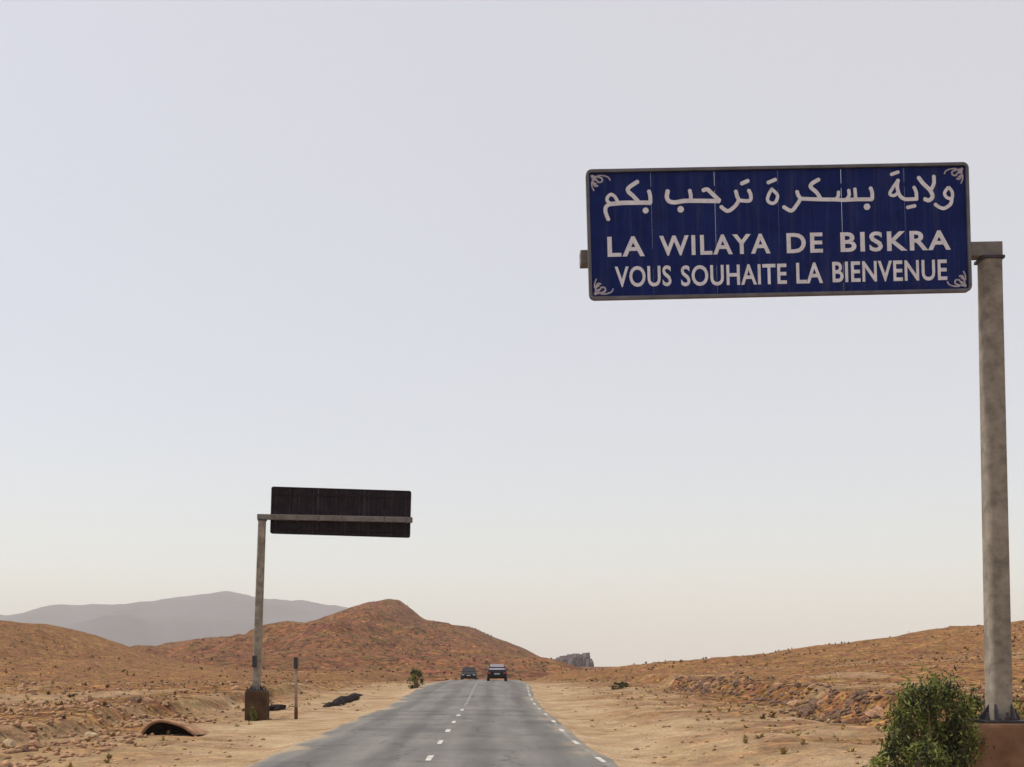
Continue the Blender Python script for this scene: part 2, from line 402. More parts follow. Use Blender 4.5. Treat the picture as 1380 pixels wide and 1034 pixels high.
def road_top(x, yv):
    t = (x - ROAD_L) / (ROAD_R - ROAD_L)
    return float(road_z(yv)) + 0.028 + 0.05 * (1 - (2 * t - 1) ** 2)
def strip(name, x, y0, y1, wdt, m, lift=0.005, bend=False):
    n = max(2, int((y1 - y0) / 0.8) + 1)
    yy = np.linspace(y0, y1, n); v = []
    for q in yy:
        zz = road_top(x, q) + lift
        jw = wdt * (0.5 + 0.1 * random.uniform(-1, 1))
        xx = x + (float(flare(q)) if bend else 0.0); v += [(xx - jw, q, zz), (xx + jw, q, zz)]
    fcs = [(2 * i, 2 * i + 1, 2 * i + 3, 2 * i + 2) for i in range(n - 1)]
    me = bpy.data.meshes.new(name); me.from_pydata(v, [], fcs)
    return link(name, me, m, road)
y = 4.3
while y < 44.5:                                            # dashed centre line
    strip('centre_dash', ROAD_C, y, y + 1.15, 0.125, M['paint']); y += 4.25
strip('centre_line', ROAD_C, 46, 150, 0.12, M['worn'])
y = 3.0
while y < 76:
    strip('edge_dash', 1.86 + 0.02 * random.uniform(-1, 1), y, y + 1.1, 0.105, M['paint'], 0.009, True); y += 4.6
strip('edge_line', 1.86, 3, 150, 0.10, M['worn'], 0.005, True)

# ------------------------------------------------------------------ hills
def ridge_hill(name, table, D, near, back, x_step, y_step, amp, wl, seed, m, base_z, label, expo=1.15, strata=0.0):
    px = np.array([p[0] for p in table], float); py = np.array([p[1] for p in table], float)
    TX = (px - VPX) * D / F; TZ = CAMH - (py - HOR) * D / F
    xs = np.arange(TX[0], TX[-1], x_step); yv = np.arange(D - near, D + back, y_step)
    X, Y = np.meshgrid(xs, yv)
    yr = D + 0.10 * near * fbm(X, X * 0, wl * 3, 3, seed + 5)
    u = np.where(Y < yr, (Y - (D - near)) / (yr - (D - near)), (D + back - Y) / (D + back - yr))
    u = np.clip(u, 0, 1)
    H = np.interp(X, TX, TZ) - base_z
    prof = np.where(Y < yr, u ** expo, ss(0, 1, u))
    gul = np.abs(fbm(X + 0.25 * Y, Y * 0.35, wl * 0.8, 5, seed + 9, 0.55))
    Zz = base_z + np.clip(H, -30, None) * prof + amp * (fbm(X, Y, wl, 6, seed, 0.55) - 0.55 * gul) * (0.25 + 0.75 * np.clip(u * 2.2, 0, 1)) * (1 - 0.65 * u ** 4) * np.clip(H / 12, 0.25, 1.0)
    if strata: Zz = Zz + strata * 0.5 * np.sin(Zz * 6.2832 / 6.5 + 3.0 * fbm(X, Y, wl * 1.5, 3, seed + 13)) * np.clip(u * 3, 0, 1) * (1 - u ** 3)
    edge_l = ss(TX[0], TX[0] + 12 * x_step, X) * (1 - ss(TX[-1] - 12 * x_step, TX[-1], X))
    Zz = Zz * edge_l + (base_z - 14) * (1 - edge_l) - 2.0 * (u <= 0.001)
    n1, n2 = X.shape; ii = np.arange(n1 * n2).reshape(n1, n2)
    me = arr_mesh(name, np.stack([X, Y, Zz], -1).reshape(-1, 3), np.stack([ii[:-1, :-1], ii[:-1, 1:], ii[1:, 1:], ii[1:, :-1]], -1).reshape(-1, 4), True)
    o = tag(link(name, me, m), label, kind='structure')
    return o, xs, yv, Zz
c_tab = [(-120, 905), (40, 900), (120, 893), (185, 883), (240, 871), (300, 862), (340, 857), (385, 851), (412, 843), (440, 832), (480, 820), (508, 814),
         (525, 810), (540, 812), (556, 822), (575, 836), (600, 842), (640, 848), (665, 858), (690, 869), (715, 881), (740, 892), (800, 905), (860, 912), (960, 920)]
chill, CX, CY, CZ = ridge_hill('central_hill', c_tab, 600.0, 370.0, 260.0, 1.7, 2.2, 7.5, 46.0, 101, M['hill'], -3.0,
                               'reddish brown stony hill with a peaked top beyond the crest', 1.05, 0.9)
m_tab = [(-700, 850), (-500, 838), (-300, 845), (-120, 832), (0, 826), (70, 819), (150, 815), (210, 803), (255, 798), (295, 794), (340, 802), (400, 803),
         (440, 810), (500, 815), (545, 822), (580, 850), (620, 875), (700, 893), (760, 893)]
ridge_hill('far_mountain', m_tab, 5200.0, 2200.0, 2200.0, 26.0, 44.0, 105.0, 520.0, 202, M['mountain'], -85.0,
           'pale grey far mountain ridge fading into haze', 1.0)

# haze: the dusty air of the place
hz = MB(); hz.box((0, 0, 100), (18500, 18500, 530))
hb = hz.build('haze', None); tag(hb, 'pale dusty haze in the air', kind='stuff')
hm = bpy.data.materials.new('haze'); hm.use_nodes = True; ht = hm.node_tree; ht.nodes.clear()
pv = ht.nodes.new('ShaderNodeVolumePrincipled'); pv.inputs['Color'].default_value = (0.91, 0.935, 0.925, 1)
pv.inputs['Density'].default_value = 0.000155; pv.inputs['Anisotropy'].default_value = 0.0
ho = ht.nodes.new('ShaderNodeOutputMaterial'); ht.links.new(pv.outputs[0], ho.inputs['Volume'])
hb.data.materials.append(hm)

# ------------------------------------------------------------------ welcome signs
S_R = 5.0 / 518.0                      # metres per photo pixel at the near sign
ROLL = 0.0285
def sl(px, py):
    """photo pixel on the near sign -> board coordinates (x right, z up) about the board centre"""
    dx, dz = (px - 1050.0) * S_R, -(py - 312.5) * S_R
    c, s = math.cos(-ROLL + 0.003), math.sin(-ROLL + 0.003)
    return dx * c - dz * s, dx * s + dz * c

def catmull(pts, n=6):
    P = [np.array(p, float) for p in pts]
    if len(P) < 3: return P
    P = [2 * P[0] - P[1]] + P + [2 * P[-1] - P[-2]]; out = []
    for i in range(1, len(P) - 2):
        for k in range(n):
            t = k / n
            out.append(0.5 * ((2 * P[i]) + (-P[i - 1] + P[i + 1]) * t + (2 * P[i - 1] - 5 * P[i] + 4 * P[i + 1] - P[i + 2]) * t * t + (-P[i - 1] + 3 * P[i] - 3 * P[i + 1] + P[i + 2]) * t ** 3))
    out.append(P[-2]); return out
LIFT = [0.0]
def ribbon(mb, pts, wd, yoff):
    c = catmull(pts); L = []; R = []
    n = len(c)
    for i in range(n):
        d = c[min(i + 1, n - 1)] - c[max(i - 1, 0)]; d = d / (np.linalg.norm(d) + 1e-9)
        nrm = np.array([-d[1], d[0]]); ww = wd * 0.5
        L.append(c[i] + nrm * ww); R.append(c[i] - nrm * ww)
    d0 = c[0] - c[1]; d0 /= np.linalg.norm(d0) + 1e-9; d1 = c[-1] - c[-2]; d1 /= np.linalg.norm(d1) + 1e-9
    cap0 = [c[0] + d0 * wd * 0.32]; cap1 = [c[-1] + d1 * wd * 0.32]
    v = [(p[0], yoff, p[1]) for p in L] + [(p[0], yoff, p[1]) for p in R] + [(cap0[0][0], yoff, cap0[0][1]), (cap1[0][0], yoff, cap1[0][1])]
    f = [(i, i + 1, n + i + 1, n + i) for i in range(n - 1)] + [(0, n, 2 * n), (n - 1, 2 * n + 1, 2 * n - 1)]
    mb.add(v, f)
def dot(mb, x, z, r, yoff):
    mb.add([(x + r * math.cos(a * 0.5236), yoff, z + r * math.sin(a * 0.5236)) for a in range(12)], [tuple(range(12))])

# each Arabic word: zoom origin, zoom scale, strokes (width) and dots, read off the photograph
AR = [
 ((800, 220), 10.615, [([(815, 585), (640, 585), (400, 590), (245, 606)], 66), ([(783, 412), (802, 480), (808, 585)], 58),
                       ([(645, 585), (560, 490), (490, 425), (500, 370), (630, 282)], 62), ([(345, 585), (300, 505), (245, 470), (196, 508), (190, 560), (240, 608)], 50),
                       ([(240, 603), (178, 640), (162, 700), (180, 770), (208, 835)], 58)], [(738, 697, 45)]),
 ((920, 220), 9.2, [([(-188, 352), (-200, 440), (-165, 490), (-90, 500), (20, 482), (250, 480), (455, 482)], 56), ([(82, 345), (96, 410), (96, 478)], 48),
                    ([(245, 352), (300, 338), (350, 380), (455, 478)], 54),
                    ([(655, 352), (672, 420), (690, 470), (650, 540), (570, 602), (520, 590), (468, 548)], 50), ([(815, 342), (842, 405), (828, 474), (700, 474)], 48),
                    ([(722, 268), (815, 226)], 52)], [(-30, 588, 42)]),
 ((1050, 215), 9.2, [([(222, 398), (238, 450), (262, 495), (215, 575), (150, 642), (52, 592)], 50), ([(262, 492), (520, 500), (690, 500), (800, 506), (950, 498), (1165, 495)], 50),
                     ([(520, 495), (468, 415), (396, 350), (410, 305), (500, 250)], 52), ([(742, 400), (735, 460), (705, 498)], 44), ([(868, 378), (872, 450), (840, 498)], 44),
                     ([(945, 362), (952, 450), (955, 490)], 44), ([(1138, 350), (1160, 410), (1160, 498)], 50),
                     ([(-98, 372), (-22, 452), (-46, 536), (-100, 552), (-145, 512), (-125, 435), (-90, 375)], 44), ([(-144, 300), (-40, 256)], 48)], [(1095, 590, 42)]),
 ((1180, 210), 9.857, [([(312, 315), (300, 410), (330, 520), (395, 572), (480, 575), (570, 570)], 52), ([(305, 330), (240, 425), (200, 505), (255, 528), (312, 490)], 44),
                       ([(215, 250), (320, 212)], 48), ([(522, 410), (552, 480), (558, 570)], 50), ([(430, 688), (542, 662)], 50),
                       ([(582, 282), (650, 370), (738, 455), (772, 540), (722, 590), (662, 570)], 58), ([(790, 262), (790, 365), (748, 460)], 52),
                       ([(988, 412), (1036, 480), (1030, 560), (962, 550), (934, 490), (985, 415)], 46), ([(1032, 555), (1012, 640), (930, 695), (860, 680), (802, 640)], 50)], []),
]
WORDS = [('LA', 818, 868, 320.5, 347.5), ('WILAYA', 888, 1038, 317.5, 344.5), ('DE', 1060, 1109, 314.5, 341.5), ('BISKRA', 1133, 1283, 311.5, 338.5),
         ('VOUS', 828, 904, 360.0, 388.0), ('SOUHAITE', 917, 1060, 357.5, 385.5), ('LA', 1073, 1109, 354.5, 382.5), ('BIENVENUE', 1122, 1278, 351.5, 379.5)]
def text_mesh(body, bold, spc):
    c = bpy.data.curves.new('text', 'FONT'); c.body = body; c.size = 1.0; c.offset = bold; c.space_character = spc
    c.resolution_u = 4
    o = bpy.data.objects.new('text', c); COL.objects.link(o)
    dg = bpy.context.evaluated_depsgraph_get(); dg.update()
    me = bpy.data.meshes.new_from_object(o.evaluated_get(dg))
    bpy.data.objects.remove(o); bpy.data.curves.remove(c); return me

BW, BH = 5.0, 1.685
def sign(root_loc, rz, label, lettering, plinth='plinth', lean=0.125, shift=0.0, pk=1.0, gk=1.0):
    root = empty('welcome_sign', root_loc, rz)
    tag(root, label, 'road sign', 'cantilever welcome signs over the road')
    # pedestal
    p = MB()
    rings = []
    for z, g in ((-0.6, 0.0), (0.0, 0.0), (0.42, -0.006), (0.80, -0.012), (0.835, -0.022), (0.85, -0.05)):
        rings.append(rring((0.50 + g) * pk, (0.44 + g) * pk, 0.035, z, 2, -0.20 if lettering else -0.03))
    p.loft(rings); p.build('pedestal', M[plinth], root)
    p = MB(); p.box((-0.01, 0, 0.868), (0.62, 0.62, 0.034)); p.build('base_plate', M['steel_dark'], root, bevel=0.006)
    for sx, sy in ((-1, -1), (1, -1), (1, 1), (-1, 1), (0, -1), (0, 1)):
        b = MB(); x, yv = sx * 0.26 - 0.01, sy * 0.26
        b.tube([(x, yv, 0.875), (x, yv, 0.99)], [0.017, 0.017], 8); b.tube([(x, yv, 0.886), (x, yv, 0.925)], [0.034, 0.034], 6)
        b.build('anchor_bolt', M['steel_dark'], root)
    for sx, sy in ((-0.11, -1), (0.1, -1), (-0.11, 1), (0.1, 1)):
        g = MB(); a = sy * 0.13; e = sy * 0.27
        g.add([(sx - .012, a, .885), (sx + .012, a, .885), (sx + .012, e, .885), (sx - .012, e, .885), (sx - .012, a, 1.1), (sx + .012, a, 1.1), (sx + .012, e, .91), (sx - .012, e, .91)],
              [(0, 1, 2, 3), (4, 5, 6, 7), (0, 1, 5, 4), (1, 2, 6, 5), (2, 3, 7, 6), (3, 0, 4, 7)]); g.build('gusset', M['steel_dark'], root)
    for sx in (-1, 1):
        g = MB(); a = sx * 0.13; e = sx * 0.27
        g.add([(a, -.012, .885), (a, .012, .885), (e, .012, .885), (e, -.012, .885), (a, -.012, 1.1), (a, .012, 1.1), (e, .012, .91), (e, -.012, .91)],
              [(0, 1, 2, 3), (4, 5, 6, 7), (0, 1, 5, 4), (1, 2, 6, 5), (2, 3, 7, 6), (3, 0, 4, 7)]); g.build('gusset', M['steel_dark'], root)
    # pole
    p = MB(); rings = []
    for k in range(9):
        t = k / 8; z = 0.885 + t * (6.915 - 0.885); h = 0.138 - 0.012 * t
        rings.append(rring(h, h, 0.05, z, 4, -lean * t))
    p.loft(rings); p.build('pole', M['pole'], root)
    p = MB(); p.box((-lean - 0.005, 0, 6.935), (0.29, 0.29, 0.04)); p.build('head_plate', M['steel_dark'], root, bevel=0.006)
    # arm
    rot = Matrix.Rotation(-0.021, 3, 'Y')
    a = MB(); L = 5.53; cx = 0.085 - L / 2 - shift
    a.box((cx, 0.0, 7.058 - 0.021 * L / 2 + 0.002), (L, 0.18, 0.19), rot); arm = a.build('arm', M['arm'], root, bevel=0.012)
    for k in range(7):
        q = MB(); xx = -0.55 - shift - k * 0.78; zz = 7.058 + 0.021 * xx
        q.box((xx, 0.0, zz), (0.07, 0.20, 0.215), rot); q.build('clamp', M['frame'], arm, bevel=0.004)
    # board
    bx, bz = -2.867 - shift, 7.245
    e = 0.038; fr = MB()
    o1 = rring(BW / 2, BH / 2, 0.075, -0.03, 4); i1 = rring(BW / 2 - e, BH / 2 - e, 0.03, -0.03, 4)
    o2 = rring(BW / 2, BH / 2, 0.075, 0.035, 4); i2 = rring(BW / 2 - e, BH / 2 - e, 0.03, 0.035, 4)
    conv = lambda r: [Vector((p.x, p.z, p.y)) for p in r]
    o1, i1, o2, i2 = map(conv, (o1, i1, o2, i2)); n = len(o1)
    vs = o1 + i1 + o2 + i2; fs = []
    for k in range(n):
        j = (k + 1) % n
        fs += [(k, j, n + j, n + k), (2 * n + k, 3 * n + k, 3 * n + j, 2 * n + j), (k, 2 * n + k, 2 * n + j, j), (n + k, n + j, 3 * n + j, 3 * n + k)]
    fr.add(vs, fs)
    board = fr.build('sign_board', M['frame'] if lettering else M['back'], root)
    board.location = (bx, -0.175, bz); board.rotation_euler = (0, -ROLL, math.radians(1.2))
    gaps = [(0, 0), (0.0016, 0.0008), (0.0034, 0.0012), (0.0016, 0.0006), (0.0046, 0.0018), (0.0024, 0.0008), (0, 0)]
    pw = (BW - 0.03) / 6
    for k in range(6):
        x0 = -BW / 2 + 0.015 + k * pw; x1 = x0 + pw
        (gl_t, gl_b), (gr_t, gr_b) = [tuple(gk * q for q in gg) for gg in (gaps[k], gaps[k + 1])]
        zt, zb = BH / 2 - 0.02, -BH / 2 + 0.02
        pm = MB(); q = [(x0 + gl_b / 2, zb), (x1 - gr_b / 2, zb), (x1 - gr_t / 2, zt), (x0 + gl_t / 2, zt)]
        pm.add([(a_, 0.0, b_) for a_, b_ in q] + [(a_, 0.003, b_) for a_, b_ in q], [(0, 1, 2, 3), (7, 6, 5, 4), (0, 4, 5, 1), (1, 5, 6, 2), (2, 6, 7, 3), (3, 7, 4, 0)])
        po = pm.build('panel', M['blue'], board); po.data.materials.append(M['back'])
        for f in po.data.polygons:
            if f.normal.y > 0.5: f.material_index = 1
        for q in (0.2, 0.5, 0.8):
            st = MB(); st.box((x0 + (x1 - x0) * q, 0.022, 0), (0.03, 0.036, BH - 0.12)); st.build('stiffener', M['back'] if q == 0.5 else M['rib'], board)
    for zz in (0.60, -0.64):
        st = MB(); st.box((0, 0.055, zz), (BW - 0.13, 0.028, 0.05)); st.build('rail', M['back'], board)
    if not lettering:
        q = MB(); q.box((0.02, 0.20, 1.90), (0.15, 0.09, 0.42)); q.build('junction_box', M['steel_dark'], root, bevel=0.012)
        return root
    # Arabic line
    for (ox, oy), sc, strokes, dots in AR:
        mb = MB(); lift = 0.0
        for pts, wd in strokes:
            ribbon(mb, [sl(ox + a_ / sc, oy + b_ / sc) for a_, b_ in pts], wd / sc * S_R * 0.94, -0.004 - lift); lift += 0.0006
        for a_, b_, r in dots:
            x, z = sl(ox + a_ / sc, oy + b_ / sc); dot(mb, x, z, r / sc * S_R * 0.98, -0.004 - lift)
        mb.build('lettering', M['letter'], board)
    for i, (body, x0, x1, y0, y1) in enumerate(WORDS):
        me = text_mesh(body, 0.024 if i < 4 else 0.018, 1.16 if i < 4 else 1.05)
        co = np.zeros(len(me.vertices) * 3, np.float32); me.vertices.foreach_get('co', co); co = co.reshape(-1, 3)
        lo, hi = co.min(0), co.max(0)
        xc, yc = (x0 + x1) / 2, (y0 + y1) / 2
        lx, lz = sl(xc, yc)
        ww, hh = (x1 - x0) * S_R, (y1 - y0) * S_R
        out = np.zeros_like(co)
        out[:, 0] = lx + ((co[:, 0] - lo[0]) / (hi[0] - lo[0]) - 0.5) * ww
        out[:, 2] = lz + ((co[:, 1] - lo[1]) / (hi[1] - lo[1]) - 0.5) * hh
        out[:, 1] = -0.004
        me.vertices.foreach_set('co', out.ravel()); me.update(); me.name = 'lettering'; me.materials.clear()
        link('lettering', me, M['letter'], board)
    # corner ornaments: curled leaf scrolls
    base = [([(0.02, 0.03), (0.10, 0.035), (0.155, 0.06), (0.15, 0.10), (0.105, 0.105), (0.09, 0.08)], 0.022), ([(0.03, 0.02), (0.035, 0.10), (0.06, 0.155), (0.10, 0.15)], 0.022),
            ([(0.02, 0.02), (0.06, 0.06), (0.075, 0.075)], 0.04), ([(0.10, 0.02), (0.17, 0.022), (0.235, 0.045), (0.26, 0.085)], 0.018), ([(0.02, 0.10), (0.022, 0.16), (0.045, 0.215)], 0.018),
            ([(0.045, 0.115), (0.075, 0.135)], 0.03)]
    for sx in (-1, 1):
        for sz in (-1, 1):
            mb = MB(); lift = 0.0
            for pts, wd in base:
                ribbon(mb, [(sx * (BW / 2 - 0.055 - a_), sz * (BH / 2 - 0.055 - b_)) for a_, b_ in pts], wd, -0.006 - lift); lift += 0.0006
            mb.build('corner_ornament', M['ornament'], board)
    return root

PX_R = (1347 - VPX) * S_R; D_R = S_R * F
S_L = 5.0 / 188.0; PX_L = (346 - VPX) * S_L; D_L = S_L * F
sign((PX_R + 0.075, D_R + 0.175, 0.335), 0.0, 'blue bilingual welcome sign on a tall grey post right of the road', True, shift=0.075)
sign((PX_L + 0.02, D_L - 0.175, 0.06), math.pi, 'dark back of a cantilever sign on a post left of the road', False, 'plinth_shaded', 0.21, 0.13, 0.76, 0.35)

# ------------------------------------------------------------------ vegetation
def leaves_mesh(name, centres, normals_up, size, jitter, seed, aspect=0.32):
    r = np.random.default_rng(seed); n = len(centres)
    d = r.normal(size=(n, 3)); d[:, 2] += normals_up; d /= np.linalg.norm(d, axis=1)[:, None]
    s = np.cross(d, r.normal(size=(n, 3))); s /= np.linalg.norm(s, axis=1)[:, None]
    nn = np.cross(d, s)
    L = size * r.uniform(1 - jitter, 1 + jitter, n)[:, None]; W = L * aspect
    base = centres - d * L * 0.5
    v = np.stack([base, base + d * L * 0.5 + s * W * 0.5 + nn * W * 0.12, base + d * L, base + d * L * 0.5 - s * W * 0.5 + nn * W * 0.12], 1)
    f = np.arange(n * 4).reshape(n, 4)
    return arr_mesh(name, v.reshape(-1, 3), f)

def shrub(name, loc, rx, ry_, h, n_leaf, leaf, label, group, seed, up=0.8, clumps=26, dark=0.5, cat='shrub', low=0.14):
    r = np.random.default_rng(seed)
    root = empty(name, loc); tag(root, label, cat, group)
    st = MB(); tips = []
    for k in range(clumps):
        a = r.uniform(0, 6.283); q = math.sqrt(r.uniform(0.02, 1)); zz = r.uniform(low, 1.0)
        env = math.sqrt(max(0.05, 1 - (max(zz - 0.35, 0) / 0.72) ** 2)) * (0.62 + 0.38 * min(1, zz / 0.35))
        tip = np.array([rx * env * q * math.cos(a), ry_ * env * q * math.sin(a), h * zz]); tips.append(tip)
        mid = tip * np.array([0.45, 0.45, 0.5]) + r.normal(size=3) * 0.05 * h
        st.tube([(0.05 * math.cos(a), 0.05 * math.sin(a), -0.1), tuple(mid), tuple(tip)], [0.022 * h, 0.014 * h, 0.004 * h], 5)
    st.build('stem', M['bark'], root)
    tips = np.array(tips); per = n_leaf // clumps
    cs = []; cd = []
    for k, tip in enumerate(tips):
        sp = r.uniform(0.06, 0.135) * h
        c = tip + r.normal(size=(per, 3)) * np.array([sp * rx / h * 1.1, sp * ry_ / h * 1.1, sp * 0.85])
        (cd if r.uniform() < dark else cs).append(c)
    for nm, lst, mt in (('foliage', cs, M['leaf']), ('foliage', cd, M['leaf_dark'])):
        if lst:
            c = np.concatenate(lst); c = c[c[:, 2] > 0.02]
            link(nm, leaves_mesh(nm, c, up, leaf, 0.45, seed + 3), mt, root)
    return root

def gz(x, yv): return float(ground_z(np.array([x]), np.array([yv]))[0])
shrub('roadside_shrub', (5.79, 14.5, gz(5.79, 14.5) - 0.05), 0.68, 0.6, 1.46, 10500, 0.068, 'tall dense green shrub beside the brown pedestal of the blue sign', None, 5, clumps=70, dark=0.36)
shrub('roadside_shrub', (5.20, 14.0, gz(5.20, 14.0) - 0.05), 0.56, 0.5, 0.82, 5200, 0.065, 'low bright green shrub at the foot of the tall shrub', None, 6, clumps=40, dark=0.22)
shrub('roadside_shrub', (6.95, 15.6, gz(6.95, 15.6) - 0.05), 0.46, 0.5, 1.35, 3000, 0.085, 'green shrub partly hidden behind the grey post of the blue sign', None, 9, clumps=22, dark=0.4)
sx = (560 - VPX) * 70 / F
shrub('roadside_shrub', (sx, 70, gz(sx, 70) - 0.05), 0.56, 0.5, 1.12, 1500, 0.12, 'small dark green shrub left of the road near the crest', None, 13, clumps=22, dark=0.6, low=0.06)
sx = (835 - VPX) * 66 / F
shrub('roadside_shrub', (sx, 66, gz(sx, 66) - 0.05), 0.75, 0.4, 0.42, 900, 0.12, 'low dark scrubby bush on the right verge below the ridge', None, 14, clumps=14, dark=0.9)
sx = (341 - VPX) * 39.2 / F
shrub('weed', (sx, 39.0, gz(sx, 39.0) - 0.04), 0.16, 0.14, 0.75, 420, 0.10, 'thin green weed in front of the left sign pedestal', None, 17, up=1.6, clumps=8, dark=0.6, cat='weed')

# ------------------------------------------------------------------ rocks
def rock_mesh(seed, sub=2, flat=0.62, rough=0.5):
    import bmesh
    bm = bmesh.new(); bmesh.ops.create_icosphere(bm, subdivisions=sub, radius=1.0)
    off = Vector((seed * 3.7, seed * 1.3, -seed * 2.1))
    for v in bm.verts:
        n = mnoise.noise(v.co * 1.1 + off) * rough * 1.4 + mnoise.noise(v.co * 2.7 + off) * rough * 0.6
        v.co = v.co * (1 + n); v.co.z *= flat
        for ax in (Vector((1, .3, .4)), Vector((-.5, 1, .2)), Vector((.1, -.8, .7)), Vector((-.7, -.4, .6))):
            a = ax.normalized(); dd = v.co.dot(a); lim = 0.66 + 0.12 * math.sin(seed * 5 + a.x * 9)
            if dd > lim: v.co -= a * (dd - lim) * 0.85
    me = bpy.data.meshes.new('boulder'); bm.to_mesh(me); bm.free(); return me
rocks = {k: [rock_mesh(s + i * 7) for s in range(1, 5)] for i, k in enumerate(('rock', 'rock_dark', 'rock_pale'))}
for k, lst in rocks.items():
    for me in lst: me.materials.append(M[k])
def boulder(x, yv, s, kind, label, group, sq=(1, 1, 1), name='boulder', sink=0.25):
    o = bpy.data.objects.new(name, random.choice(rocks[kind])); COL.objects.link(o)
    o.location = (x, yv, gz(x, yv) + s * sq[2] * (0.62 - sink) * 0.6); o.scale = (s * sq[0], s * sq[1], s * sq[2])
    o.rotation_euler = (random.uniform(-.2, .2), random.uniform(-.2, .2), random.uniform(0, 6.28))
    size = 'large' if s > 0.3 else ('small' if s < 0.16 else 'medium')
    return tag(o, size + ' ' + {'rock': 'brown', 'rock_dark': 'dark', 'rock_pale': 'pale'}[kind] + ' ' + label, 'boulder', group)
for k in range(34):                                        # dark stones along the cut bank right of the road
    yv = 18 + 56 * (k + random.random()) / 34
    xb = 12.2 + 1.6 * float(fbm(np.array([3.0]), np.array([yv]), 9.0, 3, 21)[0])
    boulder(xb + random.uniform(-0.5, 0.9), yv, random.uniform(0.11, 0.36), 'rock_dark' if random.random() < .7 else 'rock',
            'weathered boulder among the stones along the low bank right of the road', 'boulders along the right bank')
for k in range(44):                                        # rubble at lower left
    yv = random.uniform(19, 34); x = -(9.6 + random.uniform(0, 5.5)) * (0.75 + 0.25 * yv / 30)
    boulder(x, yv, random.uniform(0.07, 0.22), random.choice(['rock', 'rock', 'rock', 'rock_dark', 'rock_dark', 'rock_pale']),
            'broken stone in the rubble on the left verge', 'rubble on the left verge')
for k in range(16):                                        # on the right slope
    yv = random.uniform(26, 95); x = random.uniform(14, 14 + yv * 0.35)
    boulder(x, yv, random.uniform(0.10, 0.32), random.choice(['rock', 'rock_dark', 'rock']),
            'stone lying on the brown slope above the right bank', 'stones on the right slope')
for k in range(22):                                        # on the left flat
    yv = random.uniform(36, 90); x = random.uniform(-12 - yv * 0.3, -9.5)
    boulder(x, yv, random.uniform(0.12, 0.34), random.choice(['rock', 'rock_dark', 'rock']),
            'stone lying on the brown flat below the left hill', 'stones on the left flat')

def spot(px, py, d): return ((px - VPX) * d / F, d, CAMH - (py - HOR) * d / F)
# arched slab over a black hollow
x, yv, zt = spot(226, 991, 30.5); zg = gz(x, yv)
root = empty('hollow_mound', (x, yv, zg)); tag(root, 'low earthen mound with a black hollow under it on the left verge', 'mound')
mb = MB(); rings = []; n = 29
def arc(sc, yo, drop, sq):
    out = []
    for k in range(n):
        u = k / (n - 1)                                   # 0 left tip .. 1 right tip
        xx = -0.74 + 1.52 * u
        h = 0.42 * (math.sin(math.pi * u ** 0.74) ** 0.85 if 0 < u < 1 else 0) + 0.02 * math.sin(9 * u) * math.sin(math.pi * u)
        out.append(Vector((xx * sc, yo, max(-0.06, h * sq - drop))))
    return out
rings = [arc(0.80, 0.9, 0.10, 0.75), arc(0.94, 0.35, 0.075, 0.95), arc(0.97, 0.0, 0.06, 1.0), arc(1.0, -0.05, 0.0, 1.0), arc(1.05, 0.1, -0.015, 1.03), arc(1.15, 0.7, 0.02, 1.0), arc(1.2, 1.7, 0.10, 0.6), arc(1.2, 2.6, 0.12, 0.1)]
vs = [p for r in rings for p in r]; fs = []
for i in range(len(rings) - 1):
    for k in range(n - 1): fs.append((i * n + k, i * n + k + 1, (i + 1) * n + k + 1, (i + 1) * n + k))
mb.add(vs, fs); mb.build('crust', M['rock'], root, True)
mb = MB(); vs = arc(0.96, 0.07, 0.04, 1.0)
mb.add([tuple(p) for p in vs] + [(0, 0.7, 0.05)], [(k, k + 1, n) for k in range(n - 1)]); mb.build('hollow', M['near_black'], root)  # black sheet paints the shade inside the mouth

def ledge(px0, py0, px1, py1, d, thick, label):
    a = spot(px0, py0, d); b = spot(px1, py1, d + 1.5)
    c = ((a[0] + b[0]) / 2, d + 0.7); L = math.hypot(a[0] - b[0], 1.5)
    o = bpy.data.objects.new('rock_ledge', rocks['rock_dark'][0].copy()); COL.objects.link(o)
    o.data.materials.clear(); o.data.materials.append(M['near_black'])
    o.location = (c[0], c[1], gz(*c) + thick * 0.35); o.scale = (L * 0.55, 0.35, thick)
    o.rotation_euler = (0, -math.atan2(b[2] - a[2], L) * 0.4, math.atan2(1.5, b[0] - a[0]))
    tag(o, label, 'rock')
LX0 = -7.25; mb = MB(); rings = []
for k in range(27):
    t = k / 26; yv = 47.2 + 13.0 * t; q = math.sin(math.pi * min(1, t * 1.02)) ** 0.5 if 0 < t < 1 else 0.05
    xc = LX0 + 0.22 * mnoise.noise(Vector((yv * 0.35, 2, 0))); zb = gz(xc, yv); hh = (0.30 + 0.12 * mnoise.noise(Vector((yv * 0.9, 5, 1)))) * q; ww = (0.26 + 0.1 * mnoise.noise(Vector((yv * 0.7, 9, 1)))) * (0.3 + 0.7 * q)
    rings.append([Vector((xc - LX0 + a_ * ww, yv - 53.0, zb + b_ * hh)) for a_, b_ in ((1.2, -0.5), (1.0, 0.45), (0.5, 0.95), (-0.2, 1.0), (-0.9, 0.7), (-1.3, -0.5))])
mb.loft(rings); led = mb.build('earth_ledge', M['near_black']); led.location = (LX0, 53.0, 0)
tag(led, 'long low blackish ledge running along the verge left of the road', 'ledge')
ledge(362, 957, 384, 953, 44, 0.26, 'short dark rock lying behind the foot of the left sign post')

